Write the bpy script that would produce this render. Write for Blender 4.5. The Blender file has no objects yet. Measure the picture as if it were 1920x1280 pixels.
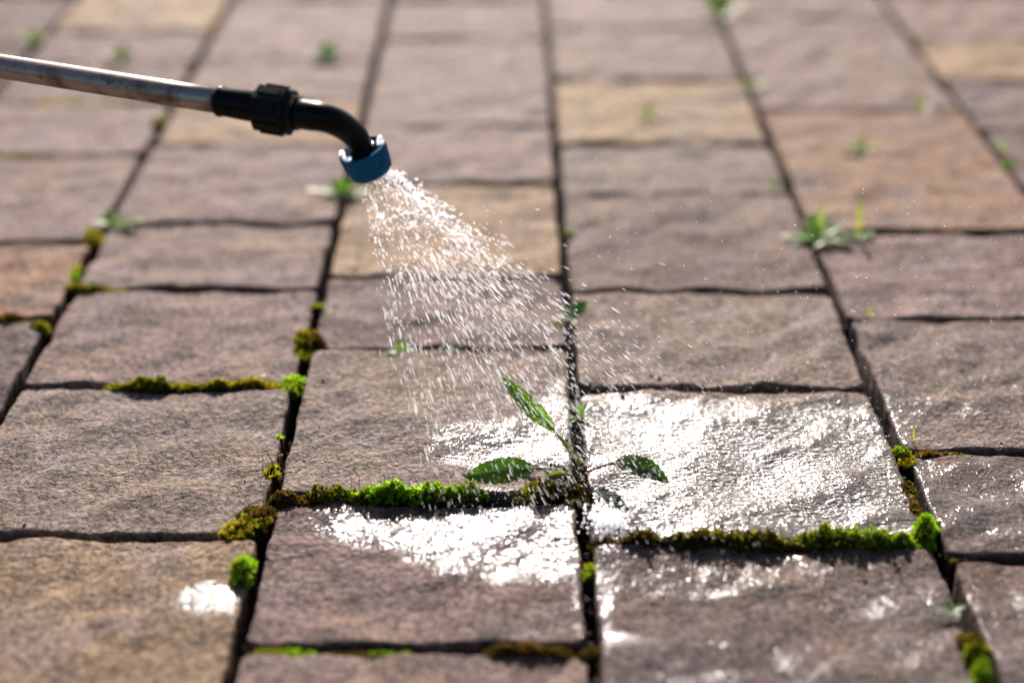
import bpy, math, random
import numpy as np
from mathutils import Vector, Matrix
R = math.radians
random.seed(7)
rng = np.random.default_rng(11)
S = bpy.context.scene
C = S.collection

# ------------------------------------------------------------ camera, sky, sun
F_PX, CAM_H, PITCH, YAW = 2995.0, 0.443, R(27.65), R(-0.15)
cam = bpy.data.cameras.new('camera')
cam.lens, cam.sensor_width = 36 * F_PX / 1920, 36
cam.clip_start, cam.clip_end = 0.01, 500
camo = bpy.data.objects.new('camera', cam)
camo.location = (0, 0, CAM_H)
camo.rotation_euler = (R(90) - PITCH, 0, YAW)
C.objects.link(camo)
S.camera = camo
cam.dof.use_dof = True
cam.dof.focus_distance = 0.826
cam.dof.aperture_fstop = 2.7
cam.dof.aperture_blades = 0

SUN_EL, SUN_AZ = R(29), R(-3)          # sun behind the scene, a little to the left
w = bpy.data.worlds.new('World')
S.world = w
w.use_nodes = True
wn = w.node_tree
sky = wn.nodes.new('ShaderNodeTexSky')
sky.sky_type = 'NISHITA'
sky.sun_disc = False
sky.sun_elevation, sky.sun_rotation = SUN_EL, SUN_AZ
sky.dust_density = 2.0
wn.links.new(sky.outputs[0], wn.nodes['Background'].inputs[0])
wn.nodes['Background'].inputs[1].default_value = 0.05
sl = bpy.data.lights.new('sun', 'SUN')
sl.energy, sl.angle, sl.color = 4.8, R(0.6), (1.0, 0.915, 0.865)
so = bpy.data.objects.new('sun', sl)
sd = Vector((math.sin(SUN_AZ) * math.cos(SUN_EL), math.cos(SUN_AZ) * math.cos(SUN_EL), math.sin(SUN_EL)))
so.rotation_euler = sd.to_track_quat('Z', 'Y').to_euler()
so.location = sd * 5
C.objects.link(so)
S.view_settings.view_transform = 'Standard'
S.view_settings.look = 'None'
S.view_settings.exposure = 0.74
S.view_settings.gamma = 1
S.cycles.use_denoising = True
S.cycles.max_bounces = 6
S.cycles.transparent_max_bounces = 24
S.cycles.caustics_reflective = False
S.cycles.caustics_refractive = False

# ------------------------------------------------------------ helpers
CR = Matrix.Rotation(YAW, 3, 'Z') @ Matrix.Rotation(R(90) - PITCH, 3, 'X')

def ray(px, py):
    return CR @ Vector(((px - 960) / F_PX, -(py - 640) / F_PX, -1))

def at(px, py, z=0.0):                   # a point on the ground from a point of the photograph
    d = ray(px, py)
    t = (z - CAM_H) / d.z
    return Vector((d.x * t, d.y * t, z))

def atd(px, py, depth):                  # a point at a distance along the view axis
    return Vector((0, 0, CAM_H)) + ray(px, py) * depth

def hsh(ix, iy, seed):
    ix = ix.astype(np.int64); iy = iy.astype(np.int64)
    n = (ix * 374761393 + iy * 668265263 + seed * 974711) & 0xffffffff
    n = ((n ^ (n >> 13)) * 1274126177) & 0xffffffff
    n = ((n ^ (n >> 16)) * 2246822519) & 0xffffffff
    return ((n ^ (n >> 15)) & 0xffff) / 65535.0

def vn(x, y, seed=0):                    # gradient noise, about -1..1
    xi, yi = np.floor(x), np.floor(y)
    fx, fy = x - xi, y - yi
    u = fx * fx * fx * (fx * (fx * 6 - 15) + 10)
    v = fy * fy * fy * (fy * (fy * 6 - 15) + 10)
    def g(a, b):
        t = hsh(xi + a, yi + b, seed) * 2 * np.pi
        return np.cos(t) * (fx - a) + np.sin(t) * (fy - b)
    return 1.5 * ((g(0, 0) * (1 - u) + g(1, 0) * u) * (1 - v) + (g(0, 1) * (1 - u) + g(1, 1) * u) * v)

def fbm(x, y, seed=0, oct=3, gain=.5):
    s, a = 0, 1.0
    for i in range(oct):
        s = s + a * vn(x * 2 ** i, y * 2 ** i, seed + 31 * i)
        a *= gain
    return s

def tag(o, label=None, cat=None, group=None, kind=None):
    if label: o['label'] = label
    if cat: o['category'] = cat
    if group: o['group'] = group
    if kind: o['kind'] = kind
    return o

def mesh_obj(name, verts, faces, mat, parent=None, smooth=True, col=None, attr=None):
    me = bpy.data.meshes.new(name)
    verts = np.asarray(verts, dtype=np.float32).reshape(-1, 3)
    if parent is not None and not isinstance(parent, str):
        verts = verts - np.array(parent.matrix_world.translation if parent.parent is None else parent['wloc'], dtype=np.float32)
        base = Vector((0, 0, 0))
    if isinstance(faces, np.ndarray):
        nf, k = faces.shape
        me.vertices.add(len(verts)); me.vertices.foreach_set('co', verts.ravel())
        me.loops.add(nf * k); me.loops.foreach_set('vertex_index', faces.astype(np.int32).ravel())
        me.polygons.add(nf)
        me.polygons.foreach_set('loop_start', np.arange(0, nf * k, k, dtype=np.int32))
        me.update(calc_edges=True); me.validate()
    else:
        me.from_pydata([tuple(map(float, v)) for v in verts], [], faces)
        me.update()
    if smooth:
        me.polygons.foreach_set('use_smooth', np.ones(len(me.polygons), dtype=bool))
    if col is not None:
        a = me.color_attributes.new('Col', 'FLOAT_COLOR', 'POINT')
        c4 = np.ones((len(verts), 4), dtype=np.float32); c4[:, :3] = col
        a.data.foreach_set('color', c4.ravel())
    for k, v in (attr or {}).items():
        a = me.attributes.new(k, 'FLOAT', 'POINT')
        a.data.foreach_set('value', np.asarray(v, dtype=np.float32).ravel())
    if mat: me.materials.append(mat)
    o = bpy.data.objects.new(name, me)
    C.objects.link(o)
    if parent is not None:
        o.parent = parent
        pl = Vector(parent['wloc'] if 'wloc' in parent.keys() else parent.location)
    return o

def empty(name, loc):
    o = bpy.data.objects.new(name, None)
    o.empty_display_size = .02
    o.location = loc
    C.objects.link(o)
    return o

def mesh_at(name, verts, faces, mat, origin, parent=None, **k):
    """world-space verts; the object's origin is put at `origin` (world); parents here are never rotated"""
    verts = np.asarray(verts, dtype=np.float64).reshape(-1, 3) - np.array(origin)
    o = mesh_obj(name, verts, faces, mat, None, **k)
    if parent is not None:
        o.parent = parent
        p, base = parent, Vector((0, 0, 0))
        while p is not None:
            base += p.location
            p = p.parent
        o.location = Vector(origin) - base
    else:
        o.location = origin
    return o

class NT:
    def __init__(s, name):
        s.m = bpy.data.materials.new(name); s.m.use_nodes = True
        s.t = s.m.node_tree; s.t.nodes.clear()
        s.out = s.t.nodes.new('ShaderNodeOutputMaterial')
    def n(s, typ, ins=None, **props):
        nd = s.t.nodes.new('ShaderNode' + typ)
        for k, v in props.items(): setattr(nd, k, v)
        for k, v in (ins or {}).items():
            if hasattr(v, 'is_linked'): s.t.links.new(v, nd.inputs[k])
            else: nd.inputs[k].default_value = v
        return nd
    def math(s, op, a, b=0.0, c=None, clamp=False):
        ins = {0: a, 1: b}
        if c is not None: ins[2] = c
        return s.n('Math', ins, operation=op, use_clamp=clamp).outputs[0]
    def mix(s, f, a, b, typ='MIX'):
        nd = s.n('MixRGB', {0: f, 1: a, 2: b}, blend_type=typ)
        return nd.outputs[0]
    def noise(s, vec, scale, detail=2, rough=.5, dist=0):
        return s.n('TexNoise', {'Vector': vec, 'Scale': scale, 'Detail': detail, 'Roughness': rough, 'Distortion': dist}).outputs[0]
    def ramp(s, v, lo, hi, a=0.0, b=1.0):
        return s.n('MapRange', {0: v, 1: lo, 2: hi, 3: a, 4: b}).outputs[0]
    def done(s, shader):
        s.t.links.new(shader, s.out.inputs[0]); return s.m

# ------------------------------------------------------------ materials
def stone_material():
    t = NT('paving stone')
    pos = t.n('NewGeometry').outputs['Position']
    oi = t.n('ObjectInfo')
    off = t.n('VectorMath', {0: pos, 1: oi.outputs['Random']}, operation='ADD').outputs[0]
    wet = t.n('Attribute', attribute_name='wet').outputs['Fac']
    big = t.noise(off, 14, 3, .55)
    med = t.noise(off, 70, 4, .6)
    fine = t.noise(pos, 420, 4, .65)
    grit = t.noise(pos, 1300, 2, .6)
    tint = t.mix(t.ramp(big, .42, .62), oi.outputs['Color'],
                 t.mix(.42, oi.outputs['Color'], (.30, .21, .135, 1)))
    cool = t.mix(t.ramp(t.noise(off, 26, 2, .5), .5, .68, 0, .5), tint, (.25, .20, .20, 1))
    c = t.mix(1, cool, t.n('CombineColor', {0: t.ramp(med, .3, .7, .62, 1.32), 1: t.ramp(med, .3, .7, .60, 1.32), 2: t.ramp(med, .3, .7, .58, 1.32)}).outputs[0], 'MULTIPLY')
    fv = t.ramp(t.noise(pos, 330, 3, .6), .36, .64, .45, 1.5)
    c = t.mix(1, c, t.n('CombineColor', {0: fv, 1: fv, 2: fv}).outputs[0], 'MULTIPLY')
    vor = t.n('TexVoronoi', {'Vector': pos, 'Scale': 310.0, 'Randomness': 1.0})
    speck = t.math('MULTIPLY', t.ramp(vor.outputs['Distance'], .15, .27, 1, 0), t.ramp(t.noise(pos, 160, 2), .42, .56))
    c = t.mix(t.math('MULTIPLY', speck, .85), c, (.03, .022, .018, 1))
    rust = t.math('MULTIPLY', t.ramp(t.noise(off, 120, 3, .6), .6, .72), .35)
    c = t.mix(rust, c, (.34, .19, .10, 1))
    # wetness: the film soaks in unevenly
    wn_ = t.math('ADD', wet, t.math('MULTIPLY', t.math('SUBTRACT', t.noise(pos, 90, 4, .65), .5), t.math('MULTIPLY', t.ramp(wet, 0, .15), .9)))
    wt = t.ramp(wn_, .15, .75)
    side = t.n('Attribute', attribute_name='soil_shade').outputs['Fac']  # soiled stone sides, the joints' shade painted in with the soil colour
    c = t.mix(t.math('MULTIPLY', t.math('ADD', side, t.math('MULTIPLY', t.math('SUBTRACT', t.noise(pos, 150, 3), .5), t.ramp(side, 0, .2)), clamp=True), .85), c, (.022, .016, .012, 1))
    dark = t.mix(1, c, (.47, .45, .46, 1), 'MULTIPLY')
    c = t.mix(wt, c, dark)
    hgt = t.math('ADD', t.math('MULTIPLY', t.noise(pos, 240, 3, .6), .0021),
                 t.math('ADD', t.math('MULTIPLY', fine, .0021), t.math('MULTIPLY', grit, .0007)))
    hgt = t.math('SUBTRACT', hgt, t.math('MULTIPLY', speck, .0010))
    bmp = t.n('Bump', {'Strength': 1.0, 'Distance': 1.0, 'Height': hgt}).outputs[0]
    wh = t.math('ADD', t.math('MULTIPLY', t.noise(pos, 250, 2, .55), .0010), t.math('MULTIPLY', t.noise(pos, 600, 1, .5), .0004))
    cb = t.n('Bump', {'Strength': 1.0, 'Distance': 1.0, 'Height': wh}).outputs[0]
    p = t.n('BsdfPrincipled', {'Base Color': c, 'Roughness': t.ramp(wt, 0, 1, .62, .38), 'Normal': bmp,
                               'Specular IOR Level': .12,
                               'Coat Weight': wt, 'Coat Roughness': .15, 'Coat IOR': 1.34, 'Coat Normal': cb})
    return t.done(p.outputs[0])

def soil_material():
    t = NT('joint soil')
    pos = t.n('NewGeometry').outputs['Position']
    n1 = t.noise(pos, 220, 4, .65)
    c = t.mix(t.ramp(n1, .35, .7), (.010, .007, .006, 1), (.040, .029, .022, 1))
    b = t.n('Bump', {'Strength': 1.0, 'Distance': .003, 'Height': n1}).outputs[0]
    return t.done(t.n('BsdfPrincipled', {'Base Color': c, 'Roughness': .9, 'Normal': b, 'Specular IOR Level': .3}).outputs[0])

def leafy_material(name, trans=.45, rough=.5, gloss=.35):
    t = NT(name)
    col = t.n('Attribute', attribute_name='Col').outputs['Color']
    p = t.n('BsdfPrincipled', {'Base Color': col, 'Roughness': rough, 'Specular IOR Level': gloss})
    tc = t.mix(1, col, (1.5, 1.6, .7, 1), 'MULTIPLY')
    tr = t.n('BsdfTranslucent', {'Color': tc})
    return t.done(t.n('MixShader', {0: trans, 1: p.outputs[0], 2: tr.outputs[0]}).outputs[0])

def hero_leaf_material():
    t = NT('weed leaf')
    a = t.n('Attribute', attribute_name='across').outputs['Fac']
    l = t.n('Attribute', attribute_name='along').outputs['Fac']
    col = t.n('Attribute', attribute_name='Col').outputs['Color']
    pos = t.n('NewGeometry').outputs['Position']
    # side veins run forward from the midrib
    ph = t.math('ADD', t.math('MULTIPLY', l, 9.0), t.math('MULTIPLY', t.math('ABSOLUTE', a), -2.6))
    ph = t.math('ADD', ph, t.math('MULTIPLY', t.noise(pos, 130, 2), .9))
    vv = t.math('ABSOLUTE', t.math('SUBTRACT', t.math('FRACT', ph), .5))
    vein = t.math('MULTIPLY', t.ramp(vv, 0, .07, 1, 0), .8)
    mott = t.ramp(t.noise(pos, 260, 3, .6), .3, .7, .82, 1.18)
    c = t.mix(1, col, t.n('CombineColor', {0: mott, 1: mott, 2: mott}).outputs[0], 'MULTIPLY')
    c = t.mix(t.math('MULTIPLY', vein, .55), c, (.16, .24, .06, 1))
    h = t.math('ADD', t.math('MULTIPLY', vein, -.0003), t.math('MULTIPLY', t.noise(pos, 240, 3), .0011))
    b = t.n('Bump', {'Strength': 1.0, 'Distance': 1.0, 'Height': h}).outputs[0]
    p = t.n('BsdfPrincipled', {'Base Color': c, 'Roughness': .33, 'Normal': b, 'Specular IOR Level': .5})
    tc = t.mix(1, c, (1.9, 2.0, .55, 1), 'MULTIPLY')
    tr = t.n('BsdfTranslucent', {'Color': tc, 'Normal': b})
    return t.done(t.n('MixShader', {0: .5, 1: p.outputs[0], 2: tr.outputs[0]}).outputs[0])

def water_film_material(still=False, sheet=False):
    t = NT('still water film' if still else 'running water sheet' if sheet else 'water film')
    pos = t.n('NewGeometry').outputs['Position']
    sq = t.n('Mapping', {0: pos, 3: (.6, 1.0, 1.0)}).outputs[0]
    calm = 1.0 if sheet else t.ramp(t.noise(pos, 45, 2), .42, .56, 1.0, .15)
    h = t.math('ADD', t.math('MULTIPLY', t.noise(sq, 170, 2, .5, .6), .0005 if sheet else .0004), t.math('MULTIPLY', t.math('MULTIPLY', t.noise(sq, 430 if sheet else 330, 1.5, .55), .0046 if sheet else .0021), calm))
    if still: h = t.math('MULTIPLY', t.noise(sq, 120, 2, .5), .0004)
    b = t.n('Bump', {'Strength': 1.0, 'Distance': 1.0, 'Height': h}).outputs[0]
    inc = t.n('NewGeometry').outputs['Incoming']
    cs = t.math('ABSOLUTE', t.n('VectorMath', {0: inc, 1: b}, operation='DOT_PRODUCT').outputs['Value'])
    fr = t.math('MULTIPLY_ADD', t.math('POWER', t.math('SUBTRACT', 1.0, cs, clamp=True), 5.0), .9, .014, clamp=True)
    g = t.n('BsdfGlossy', {'Color': (1, 1, 1, 1), 'Roughness': .30 if still else .24 if sheet else .21, 'Normal': b})
    tr = t.n('BsdfTransparent', {'Color': (.93, .93, .94, 1)})
    return t.done(t.n('MixShader', {0: fr, 1: tr.outputs[0], 2: g.outputs[0]}).outputs[0])

def drop_material():
    t = NT('water drops')
    tl = t.n('BsdfTranslucent', {'Color': (.95, .95, .97, 1)})
    df = t.n('BsdfDiffuse', {'Color': (.9, .9, .92, 1)})
    m1 = t.n('MixShader', {0: .35, 1: tl.outputs[0], 2: df.outputs[0]})
    g = t.n('BsdfGlossy', {'Color': (.7, .7, .7, 1), 'Roughness': .35})
    m2 = t.n('AddShader', {0: m1.outputs[0], 1: g.outputs[0]})
    tr = t.n('BsdfTransparent', {'Color': (1, 1, 1, 1)})
    return t.done(t.n('MixShader', {0: .54, 1: m2.outputs[0], 2: tr.outputs[0]}).outputs[0])

def bead_material():
    t = NT('water bead')
    p = t.n('BsdfPrincipled', {'Base Color': (1, 1, 1, 1), 'Roughness': .06, 'IOR': 1.33, 'Transmission Weight': 1.0})
    g = t.n('BsdfTranslucent', {'Color': (.95, .95, .97, 1)})
    return t.done(t.n('MixShader', {0: .45, 1: p.outputs[0], 2: g.outputs[0]}).outputs[0])

def plastic(name, col, rough=.35, scale=600.0, bump=.00006):
    t = NT(name)
    pos = t.n('NewGeometry').outputs['Position']
    n = t.noise(pos, scale, 3, .6)
    c = t.mix(t.ramp(t.noise(pos, 90, 3, .6), .4, .75, 0, .35), (*col, 1), (*[min(1, x * 1.8 + .01) for x in col], 1))
    b = t.n('Bump', {'Strength': 1.0, 'Distance': 1.0, 'Height': t.math('MULTIPLY', n, bump)}).outputs[0]
    return t.done(t.n('BsdfPrincipled', {'Base Color': c, 'Roughness': rough, 'Normal': b, 'Specular IOR Level': .15}).outputs[0])

def steel():
    t = NT('worn steel')
    pos = t.n('NewGeometry').outputs['Position']
    st = t.n('Mapping', {0: pos, 3: (40, 400, 400)}).outputs[0]
    n = t.noise(st, 1.0, 4, .6)
    blot = t.noise(pos, 60, 4, .65)
    c = t.mix(t.ramp(blot, .45, .68), (.46, .385, .34, 1), (.19, .13, .10, 1))
    c = t.mix(t.ramp(t.noise(pos, 260, 3), .62, .7, 0, .8), c, (.08, .05, .035, 1))
    b = t.n('Bump', {'Strength': .6, 'Distance': .0002, 'Height': n}).outputs[0]
    return t.done(t.n('BsdfPrincipled', {'Base Color': c, 'Metallic': .85, 'Roughness': t.ramp(blot, .35, .7, .3, .5), 'Normal': b}).outputs[0])

M = dict(stone=stone_material(), soil=soil_material(), moss=leafy_material('moss', .5, .75, .15),
         weed=leafy_material('small weed leaf', .5, .4, .5), leaf=hero_leaf_material(), film=water_film_material(), still=water_film_material(True), sheet=water_film_material(False, True),
         drop=drop_material(), bead=bead_material(), black=plastic('black plastic', (.004, .004, .005), .30),
         blue=plastic('blue plastic', (.0005, .12, .25), .5), steel=steel(),
         stem=leafy_material('stem', .3, .4, .5), grit=plastic('grit', (.045, .035, .030), .9))

# ------------------------------------------------------------ pavement
VPX, VPY = 968.0, -930.0
joint_x = {}
for k, b in {-2: -.88, -1: -.565, 0: -.245, 1: .0667, 2: .405, 3: .745, 4: 1.07}.items():
    p = at(VPX + b * (1000 - VPY), 1000)
    joint_x[k] = p.x
for k in range(-3, -8, -1): joint_x[k] = joint_x[k + 1] - .163
for k in range(5, 9): joint_x[k] = joint_x[k - 1] + .163

def gy(py, px=968): return at(px, py).y
# colours (base colour of the dry stone)
MV, MD, GR, BG, OR, PK, DK = ((.235, .172, .160), (.172, .120, .113), (.222, .182, .158), (.385, .275, .165),
                              (.300, .185, .118), (.270, .198, .182), (.130, .096, .092))
# per column: joints in photo rows from the bottom up; colour of each stone between them
cols = {
    -2: ([780, 594, 452, 291, 194, 117, 60, -45], [DK, OR, PK, PK, MV, MV, BG]),
    -1: ([1330, 1000, 722, 540, 418, 274, 190, 110, 0], [(.265, .195, .130), GR, MV, MV, MV, BG, PK, PK]),
    0: ([1215, 935, 655, 520, 345, 237, 72, 0], [(.20, .145, .135), GR, MD, BG, PK, PK, MV]),
    1: ([1445, 1018, 728, 547, 363, 270, 152, 53, -35], [(.15, .112, .105), GR, GR, MD, GR, BG, MV, PK]),
    2: ([1340, 1050, 850, 598, 436, 207, 33], [DK, (.14, .105, .10), (.185, .148, .130), MV, OR, MV]),
    3: ([620, 470, 360, 247, 153, 76, -10], [GR, MV, MD, MD, BG, PK]),
}
LEN = [.101, .125, .16, .16, .125]
PALETTE = [MV, MD, GR, BG, PK, MV, GR, DK]
stones = []                              # x0, x1, y0, y1, colour, fine?
GAP = .0062
for k in range(-7, 8):
    x0, x1 = joint_x[k] + GAP / 2, joint_x[k + 1] - GAP / 2
    if k in cols:
        js, cs = cols[k]
        ys = [gy(j) for j in js]
        cs = list(cs)
    else:
        ys, cs = [0.55 + .07 * (k % 3)], []
    rr = random.Random(100 + k)
    while ys[-1] < 2.6:
        ys.append(ys[-1] + rr.choice(LEN)); cs.append(rr.choice(PALETTE))
    while ys[0] > .2:
        ys.insert(0, ys[0] - rr.choice(LEN)); cs.insert(0, rr.choice(PALETTE))
    for i in range(len(ys) - 1):
        stones.append((x0, x1, ys[i] + GAP * .52, ys[i + 1] - GAP * .52, cs[i]))

def in_frame(x, y):
    v = CR.transposed() @ (Vector((x, y, 0)) - camo.location)
    if v.z > -.05: return False
    px, py = 960 + F_PX * v.x / -v.z, 640 - F_PX * v.y / -v.z
    return -60 < px < 1980 and -60 < py < 1340

def relief(x, y, i):
    """height of a stone's split surface at world x, y"""
    r = random.Random(500 + i)
    ox, oy, an = r.uniform(0, 50), r.uniform(0, 50), r.uniform(.2, .8)
    c, s = math.cos(an), math.sin(an)
    u, v = (x * c + y * s), (-x * s + y * c)
    wx = vn(u * 22 + ox, v * 22 + oy, 5) * .010
    wy = vn(u * 22 + ox, v * 22 + oy, 9) * .010
    u2, v2 = u + wx, v + wy
    a = fbm(u2 * 20 + ox, v2 * 38 + oy, 21, 2, .42)
    ridge = 1 - np.abs(vn(u2 * 15 + ox, v2 * 34 - oy, 77)) * 1.6
    h = .00260 * a + .00035 * np.maximum(ridge, 0) + .00022 * vn(x * 95 + ox, y * 120, 6)
    pit = np.maximum(0, vn(x * 150 + oy, y * 150 + ox, 13) - .3)
    h = h + .00030 * vn(x * 170, y * 170, 3) + .00020 * vn(x * 330, y * 330, 4) - .0013 * pit * (vn(x * 30 + ox, y * 30, 15) > -.1)
    tx, ty = r.uniform(-.006, .006), r.uniform(-.006, .006)
    s_ = stones[i]
    return h + tx * (x - (s_[0] + s_[1]) / 2) + ty * (y - (s_[2] + s_[3]) / 2) + r.uniform(-.0010, .0010)

# wet patches: photo ellipses (x, y, rx, ry, strength)
WET = [(1400, 890, 330, 150, 1.0), (1200, 800, 150, 60, .9), (1600, 860, 140, 130, .9), (1250, 960, 200, 60, .8),
       (960, 835, 160, 48, .5), (850, 975, 270, 60, .55), (960, 1010, 220, 80, .6),
       (1300, 1078, 240, 40, .34), (1560, 1090, 210, 50, .22), (1800, 940, 120, 70, .5), (1880, 1010, 90, 50, .2),
       (1880, 900, 90, 50, .4), (1500, 1250, 320, 60, .22), (1750, 1180, 140, 120, .25), (1860, 720, 120, 90, .2),
       (1100, 770, 130, 60, .4), (1640, 760, 120, 40, .4), (1880, 1180, 100, 100, .32), (1110, 1120, 40, 120, .45),
       (390, 1120, 75, 32, .4)]
WETW = []
for (px, py, rx, ry, s) in WET:
    c = at(px, py)
    WETW.append((c.x, c.y, at(px + rx, py).x - c.x, abs(at(px, py - ry).y - at(px, py + ry).y) / 2, s))

def wetness(x, y):
    o = np.zeros_like(x)
    for cx, cy, rx, ry, s in WETW:
        d = ((x - cx) / rx) ** 2 + ((y - cy) / ry) ** 2
        o = np.maximum(o, s * np.clip((1.25 - d) / .6, 0, 1))
    return np.clip(o + .12 * vn(x * 40, y * 40, 8) * (o > 0), 0, 1)

def axis(a, b, res, fine):
    e = np.array([0, .0007, .0016, .0028, .0045, .0070]) if fine else np.array([0, .002, .005])
    n = max(3, int((b - a - 2 * e[-1]) / res))
    mid = np.linspace(a + e[-1], b - e[-1], n + 1)[1:-1]
    t = np.concatenate([a + e, mid, (b - e)[::-1]])
    return np.concatenate([[a], t, [b]])

bed = mesh_obj('pavement', [(-60, -60, -.019), (60, -60, -.019), (60, 60, -.019), (-60, 60, -.019)], [(0, 1, 2, 3)], M['soil'])
tag(bed, 'mossy block pavement with dark joints, wet where the spray lands', None, None, 'structure')

for i, (x0, x1, y0, y1, colr) in enumerate(stones):
    xs_ = np.linspace(x0, x1, 4); ys_ = np.linspace(y0, y1, 4)
    vis = any(in_frame(a, b) for a in xs_ for b in ys_)
    ctr_y = (y0 + y1) / 2
    near = vis and ctr_y < .95
    res = .0019 if near else (.0032 if vis else .02)
    tx, ty = axis(x0, x1, res, vis), axis(y0, y1, res, vis)
    X, Y = np.meshgrid(tx, ty)
    nx, ny = len(tx), len(ty)
    rad = .0019 + .0008 * fbm(X * 60, Y * 60, i + 3, 2)
    # edges wander, with nicks
    def edge(t, k):
        return .0011 * vn(t * 35, t * 0 + k * 7.3, i) + .0006 * vn(t * 140, t * 0 + k * 3.1, i + 50) - .0012 * np.maximum(0, vn(t * 60, t * 0 + k * 5.7, i + 90) - .35) * 2
    wl, wr = np.clip(1 - (X - x0) / .03, 0, 1), np.clip(1 - (x1 - X) / .03, 0, 1)
    wf, wb = np.clip(1 - (Y - y0) / .03, 0, 1), np.clip(1 - (y1 - Y) / .03, 0, 1)
    dxe, dye = np.minimum(X - x0, x1 - X), np.minimum(Y - y0, y1 - Y)
    # rounded corners
    cr = .0055
    qx, qy = np.maximum(cr - dxe, 0) / cr, np.maximum(cr - dye, 0) / cr
    q = np.sqrt(qx ** 2 + qy ** 2)
    mx = np.maximum(qx, qy)
    sc = np.where(q > 1e-6, mx / np.maximum(q, 1e-6), 1)
    sgx, sgy = np.sign((x0 + x1) / 2 - X), np.sign((y0 + y1) / 2 - Y)
    X2 = X + sgx * (qx - qx * sc) * cr
    Y2 = Y + sgy * (qy - qy * sc) * cr
    X2 = X2 - wl * edge(Y, 1) + wr * edge(Y, 2)
    Y2 = Y2 - wf * edge(X, 3) + wb * edge(X, 4)
    dd = np.maximum(np.maximum(rad - dxe, rad - dye), 0) / rad
    dq = np.sqrt(np.maximum(rad - dxe, 0) ** 2 + np.maximum(rad - dye, 0) ** 2) / rad
    dd = np.clip(np.where(dq > 0, np.minimum(dq, 1), 0), 0, 1)
    ZR = relief(X2, Y2, i)
    Z = ZR - rad * .85 * (1 - np.sqrt(np.maximum(1 - dd ** 2, 0)))
    Z[0, :] = Z[-1, :] = -.03
    Z[:, 0] = Z[:, -1] = -.03
    V = np.stack([X2.ravel(), Y2.ravel(), Z.ravel()], 1)
    idx = np.arange(nx * ny).reshape(ny, nx)
    Fc = np.stack([idx[:-1, :-1].ravel(), idx[:-1, 1:].ravel(), idx[1:, 1:].ravel(), idx[1:, :-1].ravel()], 1)
    o = mesh_at('paving_stone', V, Fc, M['stone'], ((x0 + x1) / 2, (y0 + y1) / 2, 0), bed, attr={'wet': wetness(X2, Y2), 'soil_shade': np.clip((-.0007 - (Z - ZR)) / .0022, 0, 1)})
    rr = random.Random(i)
    j = rr.uniform(.93, 1.07)
    o.color = (colr[0] * j * 1.06, colr[1] * j * 1.01 * .98 * rr.uniform(.98, 1.02), colr[2] * j * .94 * rr.uniform(.96, 1.04), 1)

def stone_at(x, y):
    for i, (x0, x1, y0, y1, _) in enumerate(stones):
        if x0 <= x <= x1 and y0 <= y <= y1: return i
    return None

# grit lying in the joints
def octa(P, dirs, rad, ln, jitter=0):
    """many little six-sided spindles at once: P (n,3), dirs (n,3)"""
    n = len(P)
    d = dirs / np.linalg.norm(dirs, axis=1, keepdims=True)
    up = np.where(np.abs(d[:, 2:3]) > .9, np.array([[1., 0, 0]]), np.array([[0., 0, 1]]))
    a = np.cross(d, up); a /= np.linalg.norm(a, axis=1, keepdims=True)
    b = np.cross(d, a)
    vs = [P - d * ln[:, None]]
    for s_, rs in ((-.5, .85), (.45, .95)):
        for k in range(5):
            th = 2 * math.pi * k / 5 + (.6 if s_ > 0 else 0)
            vs.append(P + d * (ln * s_)[:, None] + (a * math.cos(th) + b * math.sin(th)) * (rad * rs)[:, None])
    vs.append(P + d * ln[:, None])
    V = np.stack(vs, 1)
    if jitter: V = V + rng.normal(0, jitter, V.shape) * rad[:, None, None]
    f = []
    for k in range(5):
        k2 = (k + 1) % 5
        f += [(0, 1 + k2, 1 + k), (1 + k, 1 + k2, 6 + k), (6 + k, 1 + k2, 6 + k2), (6 + k, 6 + k2, 11)]
    f = np.array(f)
    Fc = (f[None] + (np.arange(n) * 12)[:, None, None]).reshape(-1, 3)
    return V.reshape(-1, 3), Fc

gp = []
while len(gp) < 3000:
    if random.random() < .55:
        k = random.choice([-1, 0, 0, 1, 1, 1, 2, 2, 2, 3])
        y = random.uniform(.5, 1.3); x = joint_x[k] + random.gauss(0, .0022)
    else:
        i = random.randrange(len(stones)); s_ = stones[i]
        if s_[3] > 1.3 or not in_frame((s_[0] + s_[1]) / 2, s_[3]): continue
        x = random.uniform(s_[0], s_[1]); y = s_[3] + GAP * .4 + random.gauss(0, .0018)
    gp.append((x, y, -.0185 + abs(random.gauss(0, .0042))))
for _ in range(900):                      # crumbs kicked up on to the stones' borders
    i = random.randrange(len(stones)); s_ = stones[i]
    if s_[3] > 1.15 or not in_frame((s_[0] + s_[1]) / 2, s_[3]): continue
    e_ = abs(random.gauss(.003, .008))
    if random.random() < .5: x, y = random.choice([s_[0] + e_, s_[1] - e_]), random.uniform(s_[2], s_[3])
    else: x, y = random.uniform(s_[0], s_[1]), random.choice([s_[2] + e_, s_[3] - e_])
    gp.append((x, y, float(relief(np.array([x]), np.array([y]), i)[0]) + .0002))
gp = np.array(gp)
n = len(gp)
V, Fc = octa(gp, rng.normal(size=(n, 3)), rng.uniform(.0004, .0014, n), rng.uniform(.0005, .0016, n), .25)
tag(mesh_at('joint_grit', V, Fc, M['grit'], (0, .8, 0), smooth=False), 'coarse sandy grit lying in the joints between the stones', 'grit', None, 'stuff')

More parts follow.
